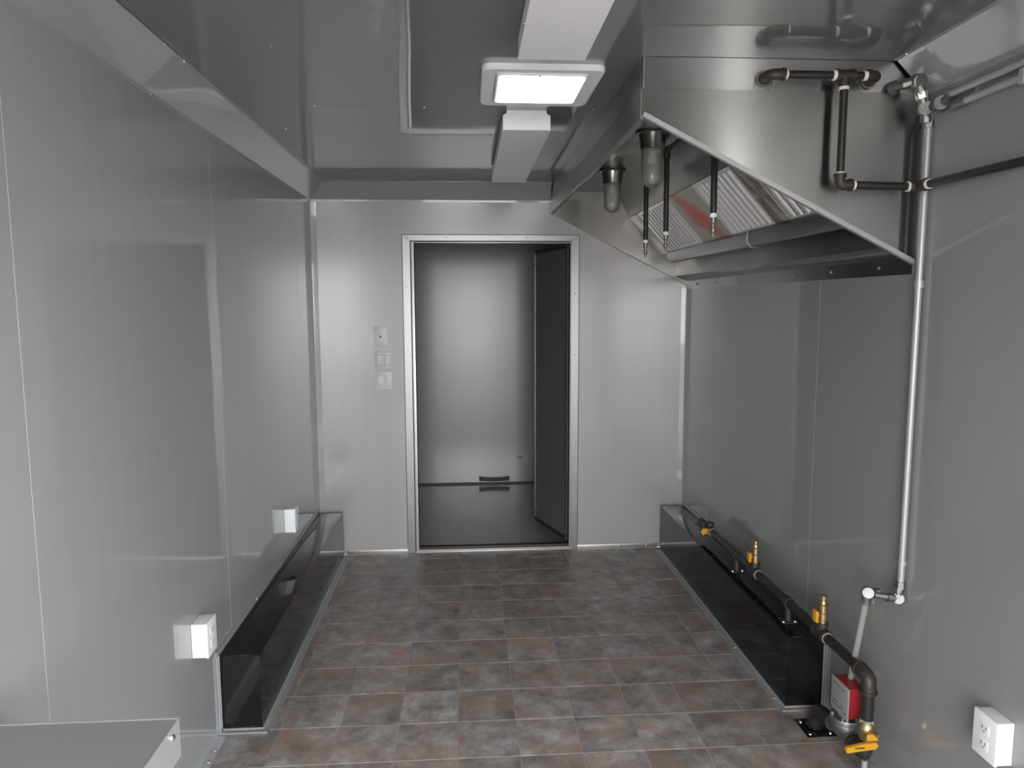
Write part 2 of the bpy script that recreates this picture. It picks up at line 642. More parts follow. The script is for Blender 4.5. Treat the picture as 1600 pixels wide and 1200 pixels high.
# corner angles and baseboards
tr = struct(obj('trim_4', sheet(B(), [(0.0, -0.034), (0.002, -0.002), (0.034, 0.0)], 'z', 0.03, HW - 0.01, 0.0015), M_wall), 'upright corner angle between left wall and back partition', 'trim')
tr = struct(obj('trim_5', sheet(B(), [(W, -0.03), (W - 0.002, -0.002), (W - 0.03, 0.0)][::-1], 'z', 0.03, 1.54, 0.0015), M_wall), 'upright corner angle between right wall and back partition', 'trim')


def base_l(bm, y0, y1):
    return sheet(bm, [(0.0, 0.03), (0.0015, 0.0015), (0.03, 0.0)][::-1], 'y', y0, y1, 0.0015)


bl = struct(obj('baseboard_left', base_l(B(), YR, -1.76), M_edge), 'aluminium angle along the foot of the left wall', 'baseboard')
for y in (-1.84, -1.9, -2.3):
    screw(bl, (0.02, y, 0.0035), 'z', 1.2)
bb = struct(obj('baseboard_back', bx(B(), 0.15, DX0 - 0.055, -0.003, 0.0, 0.0, 0.026, 0.001), M_alu), 'aluminium strips along the foot of the back partition', 'baseboard')
obj('strip', bx(B(), DX1 + 0.05, 1.985, -0.003, 0.0, 0.0, 0.026, 0.001), M_alu, bb)
for x in (0.28, 1.56, 1.75, 1.92):
    screw(bb, (x, -0.003, 0.013), '-y', 0.9)
br = struct(obj('baseboard_right', sheet(B(), [(W, 0.03), (W - 0.0015, 0.0015), (W - 0.03, 0.0)], 'y', YR, -2.2, 0.0015), M_alu), 'aluminium angle along the foot of the right wall', 'baseboard')

# doorway: face trim with mitred corners, jamb, sill and gasket
d1 = struct(obj('door_1', bx(B(), DX0 - 0.02, DX1 + 0.016, -0.012, 0.07, 0.0, 0.012, 0.002), M_alu), 'aluminium sill of the open doorway in the back partition', 'door')
o0, o1, oz = DX0 - 0.064, DX1 + 0.05, DZ1 + 0.046
i0, i1, iz = DX0 - 0.02, DX1 + 0.004, DZ1 + 0.012


def casing(pts):
    bm = B()
    prism(bm, pts, 'y', -0.006, 0.0)
    bmesh.ops.bevel(bm, geom=[e for e in bm.edges if all(v.co.y < -0.005 for v in e.verts)], offset=0.0015, segments=1, affect='EDGES')
    return bm


obj('casing', casing([(o0, 0.0), (i0, 0.0), (i0, iz), (o0, oz)]), M_casing, d1)
obj('casing', casing([(o0, oz), (i0, iz), (i1, iz), (o1, oz)]), M_casing, d1)
obj('casing', casing([(o1, oz), (i1, iz), (i1, 0.0), (o1, 0.0)]), M_casing, d1)
bm = B()
for x0, x1, z0, z1 in ((o0 - 0.003, o0, 0.0, oz + 0.003), (o1, o1 + 0.003, 0.0, oz + 0.003), (o0, o1, oz, oz + 0.003)):
    bx(bm, x0, x1, -0.0012, 0.0, z0, z1)
for x0, x1, z0, z1 in ((i0, i0 + 0.004, 0.0, iz), (i0 + 0.004, i1, iz - 0.004, iz)):
    bx(bm, x0, x1, -0.0005, 0.004, z0, z1)
obj('caulk_line', bm, M_caulk, d1)
obj('jamb', bx(B(), i0 + 0.004, DX0, -0.002, 0.075, 0.012, iz - 0.004, 0.002), M_edge, d1)
obj('jamb', bx(B(), DX1, i1 + 0.002, 0.004, 0.075, 0.012, iz, 0.001), M_alu_d, d1)
obj('head_jamb', bx(B(), DX0, DX1, -0.002, 0.075, DZ1, iz - 0.004, 0.002), M_casing, d1)
obj('gasket', bx(B(), DX0, DX1, 0.012, 0.05, 0.012, DZ0, 0.004), M_dark, d1)
for z in (0.3, 0.75, 1.2, 1.55):
    screw(d1, ((o0 + i0) / 2, -0.006, z), '-y', 0.9)
    screw(d1, ((o1 + i1) / 2, -0.006, z - 0.04), '-y', 0.9)
for x in (o0 + 0.03, 0.75, 1.2, 1.43):
    screw(d1, (x, -0.006, DZ1 + 0.03), '-y', 0.9)
for k in range(18):
    screw(d1, (DX0, 0.03, 0.12 + k * 0.095), 'x', 0.7)

# door leaf swung open into the far room
hx, hy = DX1 - 0.004, 0.075
ex, ey = 1.30, 0.52
dv = Vector((ex - hx, ey - hy))
L = dv.length
ang = math.atan2(dv.y, dv.x)
leaf = thing('door_leaf', (hx, hy, 0.0), 'dark grey door leaf with riveted edges standing open beyond the doorway', 'door')
leaf.rotation_euler = (0, 0, ang)


def leaf_part(name, m, bm):
    o = bpy.data.objects.new(name, finish(name, bm, m))
    C.objects.link(o)
    o.parent = leaf
    return o


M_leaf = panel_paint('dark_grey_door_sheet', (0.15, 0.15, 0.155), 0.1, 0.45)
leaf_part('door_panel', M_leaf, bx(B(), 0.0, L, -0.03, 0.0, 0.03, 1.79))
leaf_part('edge_channel', M_alu_d, bx(B(), L - 0.004, L + 0.004, -0.034, 0.004, 0.028, 1.792))
leaf_part('edge_channel', M_alu_d, bx(B(), 0.0, 0.018, -0.002, 0.0035, 0.03, 1.79))
leaf_part('edge_channel', M_dark, bx(B(), 0.018, L - 0.004, -0.002, 0.003, 0.03, 0.05))
leaf_part('edge_channel', M_dark, bx(B(), 0.018, L - 0.004, -0.002, 0.003, 1.77, 1.79))
for k in range(16):
    s_ = bpy.data.objects.new('rivet', SCREW)
    C.objects.link(s_)
    s_.parent = leaf
    s_.scale = (1.5, 1.5, 1.5)
    s_.location = (0.012, 0.0035, 0.08 + k * 0.11)
    s_.rotation_euler = FACE['y']
for k in range(6):
    s_ = bpy.data.objects.new('rivet', SCREW)
    C.objects.link(s_)
    s_.parent = leaf
    s_.scale = (1.5, 1.5, 1.5)
    s_.location = (L - 0.02, 0.0, 0.1 + k * 0.32)
    s_.rotation_euler = FACE['y']

# far room beyond the doorway
FY = 1.6
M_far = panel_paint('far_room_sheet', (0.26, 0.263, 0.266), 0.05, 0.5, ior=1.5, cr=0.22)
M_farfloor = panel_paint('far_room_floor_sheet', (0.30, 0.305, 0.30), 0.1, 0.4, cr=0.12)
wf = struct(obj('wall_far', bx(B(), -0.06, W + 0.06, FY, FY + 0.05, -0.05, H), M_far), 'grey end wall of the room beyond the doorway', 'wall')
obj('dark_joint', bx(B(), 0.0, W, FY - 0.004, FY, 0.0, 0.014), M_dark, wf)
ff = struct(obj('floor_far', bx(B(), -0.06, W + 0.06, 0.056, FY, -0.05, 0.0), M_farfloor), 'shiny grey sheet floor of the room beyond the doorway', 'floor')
for k in range(8):
    screw(ff, (0.45 + k * 0.14, 1.12, 0.0), 'z', 0.9)
for x, y in ((0.52, 0.86), (0.82, 0.78), (0.72, 0.6)):
    screw(ff, (x, y, 0.0), 'z', 1.2)
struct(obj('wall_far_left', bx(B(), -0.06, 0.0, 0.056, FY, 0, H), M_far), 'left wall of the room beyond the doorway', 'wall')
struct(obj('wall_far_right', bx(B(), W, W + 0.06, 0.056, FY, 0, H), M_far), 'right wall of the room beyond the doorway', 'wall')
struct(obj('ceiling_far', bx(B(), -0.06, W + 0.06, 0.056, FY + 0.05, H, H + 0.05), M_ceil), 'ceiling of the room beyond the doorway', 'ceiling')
hd = thing('floor_level_handle', (1.07, FY, 0.0), 'black oblong handle low on the wall beyond the doorway', 'handle')
obj('grip', tube(B(), [(0.96, FY - 0.03, 0.045), (1.02, FY - 0.032, 0.04), (1.12, FY - 0.032, 0.04), (1.185, FY - 0.03, 0.045)], 0.012, 10), M_dark, hd)
obj('mount', bx(B(), 0.95, 0.975, FY - 0.032, FY, 0.03, 0.06, 0.003), M_dark, hd)
obj('mount', bx(B(), 1.17, 1.195, FY - 0.032, FY, 0.03, 0.06, 0.003), M_dark, hd)
tg = thing('wall_tag', (1.28, FY, 0.18), 'small brown tag on the wall beyond the doorway', 'tag')
obj('strip', bx(B(), 1.255, 1.305, FY - 0.004, FY, 0.212, 0.224, 0.001), M_brown, tg)
obj('plate', bx(B(), 1.268, 1.298, FY - 0.003, FY, 0.18, 0.210, 0.001), mat('faded_tag', (0.36, 0.33, 0.29), 0.6), tg)

# ------------------------------------------------------------------ wheel-well covers
BY0, BY1, BZ, BW_ = -1.722, -0.055, 0.267, 0.140


def wheel_box(name, left, label):
    sx = (lambda x: x) if left else (lambda x: W - x)
    t = thing(name, (sx(BW_ / 2), (BY0 + BY1) / 2, 0.0), label, 'cover')
    def b2(x0, x1, *r, bev=0.0):
        a, b_ = sorted((sx(x0), sx(x1)))
        return bx(B(), a, b_, *r, bev)
    obj('top_panel', b2(0.0005, BW_, BY0, BY1, BZ - 0.004, BZ, bev=0.0012), M_black, t)
    obj('side_panel', b2(BW_ - 0.004, BW_, BY0, BY1, 0.0015, BZ - 0.0042), M_black, t)
    obj('front_panel', b2(0.0005, BW_ - 0.0042, BY0, BY0 + 0.004, 0.0015, BZ - 0.0042), M_black, t)
    # aluminium flanges: two beads with a flat between
    f1 = obj('wall_flange', b2(0.0005, 0.004, BY0 - 0.02, BY1 + 0.01, BZ, BZ + 0.022, bev=0.001), M_flange, t)
    f2 = obj('wall_flange', b2(0.0005, 0.004, BY0 - 0.022, BY0, 0.0, BZ + 0.002, bev=0.001), M_flange, t)
    obj('bead', b2(0.0005, 0.007, BY0 - 0.022, BY0 - 0.018, 0.0, BZ + 0.004), M_edge, f2)
    obj('bead', b2(0.0005, 0.007, BY0 - 0.004, BY0, 0.0, BZ + 0.002), M_edge, f2)
    f3 = obj('floor_flange', b2(BW_, BW_ + 0.028, BY0 - 0.028, BY1, 0.0, 0.003, bev=0.001), M_flange, t)
    obj('bead', b2(BW_, BW_ + 0.004, BY0 - 0.004, BY1, 0.0, 0.006), M_edge, f3)
    obj('bead', b2(BW_ + 0.0245, BW_ + 0.028, BY0 - 0.028, BY1, 0.0, 0.005), M_edge, f3)
    f4 = obj('floor_flange', b2(0.0, BW_, BY0 - 0.028, BY0, 0.0, 0.003, bev=0.001), M_flange, t)
    obj('bead', b2(0.0, BW_, BY0 - 0.004, BY0, 0.0, 0.006), M_edge, f4)
    obj('bead', b2(0.0, BW_ + 0.028, BY0 - 0.028, BY0 - 0.0245, 0.0, 0.005), M_edge, f4)
    obj('bead', b2(0.0005, 0.006, BY0 - 0.02, BY1 + 0.01, BZ + 0.018, BZ + 0.022), M_edge, f1)
    for k in range(5):
        y = BY0 + 0.06 + k * 0.39
        screw(t, (sx(0.004), y, BZ + 0.011), 'x' if left else '-x', 0.8)
        screw(t, (sx(BW_ + 0.014), y, 0.003), 'z', 0.9)
    for z in (0.06, 0.16, 0.24):
        screw(t, (sx(0.004), BY0 - 0.011, z), 'x' if left else '-x', 0.7)
    for x in (0.03, 0.1):
        screw(t, (sx(x), BY0 - 0.014, 0.003), 'z', 0.7)
    return t


wheel_box('wheel_well_cover', True, 'long glossy black wheel-well cover along the left wall')
wheel_box('wheel_well_cover', False, 'long glossy black wheel-well cover under the gas pipe on the right')

# ------------------------------------------------------------------ aluminium counter at lower left
ct = thing('counter_shelf', (0.18, -3.3, 0.693), 'grey counter shelf with bright aluminium edge at the lower left', 'counter')
cz, cx, cy = 0.76, 0.364, -2.921
obj('top', bx(B(), 0.001, cx - 0.002, -3.9, cy - 0.002, cz - 0.012, cz), mat('grey_counter_sheet', (0.3, 0.305, 0.295), 0.4, 0.2), ct)
e1 = obj('edge_angle', bx(B(), cx - 0.002, cx, -3.9, cy, cz - 0.067, cz + 0.0005), M_edge, ct)
for y in (cy - 0.03, cy - 0.22, cy - 0.5):
    screw(e1, (cx, y, cz - 0.016), 'x', 1.3)
obj('end_angle', bx(B(), 0.001, cx - 0.002, cy - 0.002, cy, cz - 0.067, cz + 0.001), M_edge, ct)
for y in (-3.15, -3.7):
    obj('bracket', prism(B(), [(0.0, cz - 0.3), (0.012, cz - 0.3), (0.3, cz - 0.03), (0.3, cz - 0.012), (0.0, cz - 0.012)], 'y', y, y + 0.004), M_alu_d, ct)

# ------------------------------------------------------------------ roof vent
vt = thing('roof_vent', (1.08, -1.843, H), 'bright square roof vent with white trim ring in the ceiling', 'roof vent')


def rrect(x0, x1, y0, y1, r, n=6):
    pts = []
    for cx_, cy_, a0 in ((x1 - r, y1 - r, 0), (x0 + r, y1 - r, 90), (x0 + r, y0 + r, 180), (x1 - r, y0 + r, 270)):
        for k in range(n + 1):
            a = math.radians(a0 + 90 * k / n)
            pts.append((cx_ + r * math.cos(a), cy_ + r * math.sin(a)))
    return pts


def ring(bm, loops):
    """loops: list of (outline, z) joined in order"""
    R_ = [[bm.verts.new((p[0], p[1], z)) for p in o] for o, z in loops]
    for a, b_ in zip(R_, R_[1:]):
        n = len(a)
        for k in range(n):
            bm.faces.new((a[k], a[(k + 1) % n], b_[(k + 1) % n], b_[k]))
    return bm


def rr(d, r):
    return rrect(0.905 + d, 1.255 - d, -2.03 + d, -1.656 - d, r)


obj('trim_ring', ring(B(), [(rr(0, 0.03), H - 0.0003), (rr(0.001, 0.03), H - 0.012), (rr(0.006, 0.027), H - 0.016), (rr(0.04, 0.02), H - 0.014), (rr(0.042, 0.018), H - 0.0003)]), M_enamel, vt)
obj('inner_lip', ring(B(), [(rr(0.042, 0.018), H - 0.001), (rr(0.043, 0.018), H - 0.019), (rr(0.049, 0.015), H - 0.019), (rr(0.05, 0.015), H + 0.002), (rr(0.051, 0.015), H + 0.05)]), M_enamel, vt)
bm = B()
bm.faces.new([bm.verts.new((p[0], p[1], H + 0.05)) for p in rr(0.045, 0.015)])
obj('lid', bm, M_lid, vt)
obj('crank_stub', tube(B(), [(1.083, -1.845, H + 0.046), (1.086, -1.85, H + 0.02)], 0.004, 8), M_slot, vt)

# ------------------------------------------------------------------ ceiling strip lights (unlit)
def strip_light(y0, y1, label, near):
    t = thing('strip_light', (1.07, (y0 + y1) / 2, H), label, 'ceiling light', 'strip lights on the ceiling')
    x0, x1, z0 = 0.988, 1.152, H - 0.065
    bm = B()
    prism(bm, [(x0, z0), (x1, z0), (x1, H - 0.018), (x1 - 0.012, H - 0.012), (x1 - 0.014, H - 0.0005), (x0 + 0.014, H - 0.0005), (x0 + 0.012, H - 0.012), (x0, H - 0.018)], 'y', y0, y1)
    obj('housing', bm, M_enamel, t)
    obj('cover_plate', bx(B(), x0 - 0.0015, x1 + 0.0015, y0 + 0.0, y1 - 0.17, z0 - 0.0022, z0 - 0.0002), M_enamel, t)
    obj('cover_plate', bx(B(), x0 - 0.0015, x1 + 0.0015, y1 - 0.168, y1, z0 - 0.0016, z0 - 0.0002), M_enamel, t)
    obj('end_cap', bx(B(), x0, x1, y0 - 0.002, y0, z0, H - 0.02), M_white, t)
    for s_ in (x0 - 0.0005, x1 + 0.0005):
        screw(t, (s_, y1 - 0.19, z0 + 0.012), '-x' if s_ < 1 else 'x', 0.8)
    return t


strip_light(-1.55, -0.48, 'white strip light fixture between the roof vent and the partition', False)
strip_light(-3.45, -2.262, 'white strip light fixture nearest the camera, cut by the top edge', True)

# ------------------------------------------------------------------ exhaust hood
HX, HY = 1.335, -2.105
hood = thing('exhaust_hood', (1.75, -1.05, 1.555), 'large brushed stainless exhaust hood along the right wall', 'exhaust hood')
obj('front_panel', sheet(B(), [(HX + 0.018, 1.962), (HX + 0.016, 1.955), (HX, 1.955), (HX, HW)][::-1], 'y', HY + 0.003, -0.004, -0.003), M_ss, hood)
obj('front_filler', bx(B(), HX + 0.004, HX + 0.006, HY + 0.005, -0.003, HW - 0.004, H - 0.001), M_ssf, hood)
for nm, ya, yb in (('near', HY, HY + 0.003), ('far', -0.007, -0.004)):
    obj('end_panel', prism(B(), [(HX, HW), (HX, 1.955), (W - 0.003, 1.557), (W - 0.003, HW)], 'y', ya, yb), M_ss, hood)
obj('end_filler', prism(B(), [(HX + 0.006, H - 0.001), (HX + 0.006, HW - 0.002), (W - 0.003, HW - 0.002), (W - 0.003, HW + 0.001), (W - D - 0.002, H - 0.001)], 'y', HY + 0.0032, HY + 0.005), M_ssf, hood)
# turned hem along the sloping lower edge of both ends
sl = Vector((W - 0.003 - HX, 1.557 - 1.955)).normalized()
nn = Vector((-sl.y, sl.x))
for ya, yb in ((HY - 0.012, HY), (-0.019, -0.007)):
    a, b_ = Vector((HX, 1.955)), Vector((W - 0.003, 1.557))
    bm = B()
    if ya < -1:
        prism(bm, [tuple(a), tuple(b_), tuple(b_ + nn * 0.002), tuple(a + nn * 0.002)], 'y', ya, yb)
        prism(bm, [tuple(a), tuple(b_), tuple(b_ + nn * 0.013), tuple(a + nn * 0.013)], 'y', ya - 0.0015, ya)
    else:
        prism(bm, [tuple(a), tuple(b_), tuple(b_ + nn * 0.002), tuple(a + nn * 0.002)], 'y', ya, yb)
    obj('hem', bm, M_flange, hood)
obj('hem', bx(B(), HX - 0.0015, HX - 0.0001, HY, -0.007, 1.9545, 1.963), M_flange, hood)
obj('top_panel', bx(B(), HX + 0.006, 1.711, HY + 0.006, -0.008, 2.08, 2.083), M_ss, hood)
obj('slanted_panel', sheet(B(), [(1.711, 2.082), (1.785, 1.937)], 'y', HY + 0.006, -0.008, 0.003), M_ss, hood)
obj('plenum_back', sheet(B(), [(1.83, 1.96), (2.03, 1.745)], 'y', HY + 0.006, -0.008, 0.003), M_fdark, hood)
obj('back_panel', sheet(B(), [(2.06, 1.80), (2.06, 1.609), (2.066, 1.604), (W - 0.004, 1.58), (W - 0.002, 1.533)], 'y', HY + 0.004, -0.008, 0.0018), M_ss, hood)
for k in range(7):
    screw(hood, (W - 0.0045, -0.2 - k * 0.29, 1.558), '-x', 1.3)
obj('grease_gutter', sheet(B(), [(1.962, 1.732), (1.955, 1.724), (1.957, 1.695), (1.972, 1.676), (1.99, 1.673), (2.012, 1.684), (2.016, 1.715)], 'y', HY + 0.05, -0.2, 0.002), M_ss, hood)
obj('gutter_end', prism(B(), [(1.955, 1.724), (1.957, 1.695), (1.972, 1.676), (1.99, 1.673), (2.012, 1.684), (2.016, 1.715)], 'y', -0.2, -0.197), M_ssf, hood)
obj('gutter_clip', tube(B(), [(1.953, -1.32, 1.735), (1.952, -1.32, 1.69), (1.97, -1.32, 1.668), (1.995, -1.32, 1.668)], 0.0022, 6), M_emt, hood)
obj('sticker', bx(B(), HX - 0.0008, HX - 0.0001, -1.06, -0.96, 1.975, 1.998), M_blue, hood)

# baffle filters lie in the slanted plane
FA, FB = Vector((1.785, 0, 1.935)), Vector((1.968, 0, 1.732))
FU = (FB - FA).normalized()
FN = Vector((FU.z, 0, -FU.x))          # towards the room, downwards
FL = (FB - FA).length


def slab(bm, y0, y1, u0, u1, n0, n1):
    vs = []
    for nn_ in (n0, n1):
        for y in (y0, y1):
            for u in (u0, u1):
                p = FA + FU * u + FN * nn_
                vs.append(bm.verts.new((p.x, y, p.z)))
    for f in ((0, 2, 3, 1), (4, 5, 7, 6), (0, 1, 5, 4), (1, 3, 7, 5), (3, 2, 6, 7), (2, 0, 4, 6)):
        bm.faces.new([vs[i] for i in f])
    return bm


def baffle_mesh(wd):
    bm = B()
    prof = [(-wd / 2, -0.006), (-wd / 2, 0.001), (-wd * 0.3, 0.008), (wd * 0.3, 0.008), (wd / 2, 0.001), (wd / 2, -0.006)]
    A, Bv = [], []
    for y, n_ in prof:
        for lst, u in ((A, 0.014), (Bv, FL - 0.014)):
            p = FU * u + FN * n_
            lst.append(bm.verts.new((p.x, y, p.z)))
    k = len(prof)
    bm.faces.new(A)
    bm.faces.new(Bv[::-1])
    for i in range(k):
        bm.faces.new((A[i], Bv[i], Bv[(i + 1) % k], A[(i + 1) % k]))
    return finish('baffle', bm, M_filt, smooth=False)


BAF = baffle_mesh(0.032)


def baffle_filter(y0, y1, label):
    c = FA + FU * FL * 0.5
    t = thing('baffle_filter', (c.x, (y0 + y1) / 2, c.z), label, 'filter', 'baffle filters in the exhaust hood')
    bm = B()
    slab(bm, y0, y1, 0.0, 0.016, -0.012, 0.004)
    slab(bm, y0, y1, FL - 0.016, FL, -0.012, 0.004)
    slab(bm, y0, y0 + 0.014, 0.0165, FL - 0.0165, -0.012, 0.004)
    slab(bm, y1 - 0.014, y1, 0.0165, FL - 0.0165, -0.012, 0.004)
    obj('frame', bm, M_filt, t)
    obj('dark_inner_plate', slab(B(), y0 + 0.014, y1 - 0.014, 0.014, FL - 0.014, -0.03, -0.012), M_fdark, t)
    n = max(2, int(round((y1 - y0 - 0.03) / 0.05)))
    st = (y1 - y0 - 0.03) / n
    for k in range(n):
        inst('baffle', BAF, t, (FA.x, y0 + 0.015 + st * (k + 0.5), FA.z))
    return t


baffle_filter(-0.77, -0.225, 'ridged baffle filter at the far end of the hood')
baffle_filter(-1.555, -1.14, 'ridged baffle filter between the painted-reflection and the narrow blank panel')
baffle_filter(-2.06, -1.67, 'ridged baffle filter mostly hidden behind the hood near end panel')
for (ya, yb, m, lab) in ((-1.138, -0.772, M_redrefl, 'stainless blank with a painted red reflection'), (-1.668, -1.557, M_blank, 'narrow dull stainless blank'), (-0.223, -0.01, M_ss, None)):
    c = FA + FU * FL * 0.5
    bm = slab(B(), ya, yb, 0.0, FL, -0.004, 0.003)
    bmesh.ops.translate(bm, verts=bm.verts, vec=-Vector((c.x, (ya + yb) / 2, c.z)))
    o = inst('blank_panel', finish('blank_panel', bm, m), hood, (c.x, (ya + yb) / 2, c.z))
    if lab:
        o['label'] = lab

# jar lamps under the hood
def jar_lamp(x, y, label):
    t = thing('jar_lamp', (x, y, 2.08), label, 'lamp', 'jar lamps under the hood')
    c = (x, y, 2.08)
    obj('holder', lathe(B(), [(0, -0.001), (0.060, -0.001), (0.060, -0.006), (0.052, -0.012), (0.046, -0.04), (0.045, -0.066), (0.040, -0.07), (0, -0.07)], c), M_lamp, t)
    obj('rim', lathe(B(), [(0.058, -0.0015), (0.063, -0.004), (0.063, -0.008), (0.058, -0.010), (0.056, -0.006)], c), M_biron, t)
    out = [(0.040, -0.066), (0.041, -0.10), (0.039, -0.15)] + [(0.039 * math.cos(a), -0.168 - 0.034 * math.sin(a)) for a in (0.0, 0.35, 0.7, 1.05, 1.35)] + [(0, -0.202)]
    inn = [(max(0, r - 0.003), z + (0.003 if z < -0.165 else 0)) for r, z in out][::-1]
    obj('glass_jar', lathe(B(), out + inn[1:], c), M_glass, t)
    obj('bulb', lathe(B(), [(0, -0.07), (0.012, -0.072), (0.013, -0.085), (0.016, -0.095), (0.017, -0.105), (0.012, -0.116), (0, -0.12)], c, 16), M_bulb, t)
    return t


jar_lamp(1.545, -1.421, 'clear glass jar lamp under the hood nearest the camera')
jar_lamp(1.551, -0.669, 'clear glass jar lamp under the hood nearest the doorway')


# ------------------------------------------------------------------ pipe fittings
def cyl(a, b, r, n=14):
    return tube(B(), [a, b], r, n)


def band(parent, a, b, r, m=M_tape, name='thread_tape'):
    return obj(name, cyl(a, b, r), m, parent)


def elbow(parent, a, b, c, r, bend, m=M_biron, name='elbow'):
    """fitting around corner b with arms to a and c"""
    bm = B()
    tube(bm, [a, b, c], r, 14, bend)
    A, Bv, Cv = Vector(a), Vector(b), Vector(c)
    for e, o_ in ((A, Bv), (Cv, Bv)):
        d = (e - o_).normalized()
        tube(bm, [e - d * 0.008, e], r * 1.18, 14)
    return obj(name, bm, m, parent)


# nozzle line under the hood
nz = thing('nozzle_line', (1.65, -1.4, 2.03), 'black pipe with three drop nozzles under the hood', 'fire nozzle')
NX, NZ = 1.65, 2.05
obj('supply_pipe', cyl((NX, -0.935, NZ), (NX, HY + 0.01, NZ), 0.0105), M_bpipe, nz)
for y, zb in ((-0.92, 1.656), (-1.241, 1.660), (-1.79, 1.664)):
    tee = B()
    tube(tee, [(NX, y - 0.022, NZ), (NX, y + 0.022, NZ)], 0.0145)
    tube(tee, [(NX, y, NZ), (NX, y, NZ - 0.03)], 0.0145)
    obj('tee', tee, M_biron, nz)
    dp = obj('drop_pipe', cyl((NX, y, NZ - 0.03), (NX + 0.002, y, zb + 0.075), 0.0105), M_bpipe, nz)
    band(dp, (NX + 0.002, y, zb + 0.075), (NX + 0.002, y, zb + 0.062), 0.0115)
    obj('nozzle', lathe(B(), [(0, 0.063), (0.009, 0.063), (0.009, 0.045), (0.006, 0.042), (0.006, 0.03), (0.009, 0.027), (0.009, 0.017), (0.005, 0.012), (0.004, 0), (0, 0)], (NX + 0.002, y, zb), 12), M_cast, nz)

# suppression pipe outside the hood end
PY = HY - 0.042
fp = thing('suppression_pipe', (1.9, PY, 1.765), 'black iron pipe with white tape on the hood end and right wall', 'pipe')
PR = 0.0108
zt, zb_, xl, xt, xr, xw = 2.06, 1.772, 1.672, 1.878, 1.935, 2.092
elbow(fp, (xl, HY + 0.002, zt), (xl, PY, zt), (xl + 0.04, PY, zt), 0.0145, 0.03)
obj('wall_ring', cyl((xl, HY - 0.003, zt), (xl, HY, zt), 0.022), M_cast, fp)
band(fp, (xl + 0.04, PY, zt), (xl + 0.047, PY, zt), 0.0125)
obj('pipe', cyl((xl + 0.047, PY, zt), (xt - 0.028, PY, zt), PR), M_bpipe, fp)
bm = B()
tube(bm, [(xt - 0.025, PY, zt), (xt + 0.025, PY, zt)], 0.0148)
tube(bm, [(xt, PY, zt), (xt, PY, zt - 0.03)], 0.0148)
for q in ((xt - 0.025, xt - 0.017), (xt + 0.017, xt + 0.025)):
    tube(bm, [(q[0], PY, zt), (q[1], PY, zt)], 0.0172)
obj('tee', bm, M_biron, fp)
band(fp, (xt - 0.034, PY, zt), (xt - 0.025, PY, zt), 0.0135)
band(fp, (xt, PY, zt - 0.03), (xt, PY, zt - 0.038), 0.0132)
obj('pipe', cyl((xt + 0.025, PY, zt), (xr - 0.005, PY, zt), PR), M_bpipe, fp)
band(fp, (xr - 0.006, PY, zt), (xr + 0.004, PY, zt), 0.0128)
elbow(fp, (xr + 0.004, PY, zt), (xr + 0.034, PY, zt), (xr + 0.034, HY + 0.002, zt), 0.0145, 0.026)
obj('wall_ring', cyl((xr + 0.034, HY - 0.003, zt), (xr + 0.034, HY, zt), 0.022), M_cast, fp)
obj('pipe', cyl((xt, PY, zt - 0.038), (xt, PY, zb_ + 0.035), PR), M_bpipe, fp)
band(fp, (xt, PY, zb_ + 0.034), (xt, PY, zb_ + 0.028), 0.0125)
elbow(fp, (xt, PY, zb_ + 0.03), (xt, PY, zb_), (xt + 0.034, PY, zb_), 0.0145, 0.028)
band(fp, (xt + 0.034, PY, zb_), (xt + 0.042, PY, zb_), 0.0132)
obj('pipe', cyl((xt + 0.042, PY, zb_), (xw - 0.018, PY - 0.008, zb_ - 0.004), PR), M_bpipe, fp)
elbow(fp, (xw - 0.02, PY - 0.008, zb_ - 0.004), (xw, PY - 0.012, zb_ - 0.004), (xw + 0.004, PY - 0.05, zb_ - 0.004), 0.0145, 0.016)
band(fp, (xw - 0.028, PY - 0.008, zb_ - 0.004), (xw - 0.02, PY - 0.008, zb_ - 0.004), 0.0135)
band(fp, (xw + 0.004, PY - 0.05, zb_ - 0.004), (xw + 0.005, PY - 0.057, zb_ - 0.004), 0.0135)
obj('pipe', cyl((xw + 0.005, PY - 0.057, zb_ - 0.004), (W - 0.016, -3.05, zb_ - 0.012), PR), M_bpipe, fp)

# ------------------------------------------------------------------ galvanised conduit
cd = thing('conduit_run', (2.115, -2.16, 0.58), 'galvanised conduit with round corner elbows running down the right wall', 'conduit')
CX, CY, CR = 2.118, -2.152, 0.0092


def pulley(c, axis, hubs, r=0.020, h=0.024):
    """round cable-pulley corner elbow: drum with a ridged cap, and hubs towards its conduits"""
    c = Vector(c)
    a = Vector(axis).normalized()
    bm = B()
    tube(bm, [c - a * h / 2, c - a * h * 0.42, c + a * h * 0.42, c + a * h / 2], [r * 0.86, r, r, r * 0.86], 18)
    tube(bm, [c + a * h / 2, c + a * (h / 2 + 0.003)], r * 0.62, 14)
    tube(bm, [c + a * (h / 2 + 0.003), c + a * (h / 2 + 0.005)], r * 0.3, 10)
    tube(bm, [c - a * h / 2, c - a * (h / 2 + 0.003)], r * 0.62, 14)
    for hd_ in hubs:
        d = Vector(hd_).normalized()
        tube(bm, [c, c + d * (r + 0.012)], 0.0125, 14)
        tube(bm, [c + d * (r + 0.004), c + d * (r + 0.016)], 0.0145, 8)
    return bm


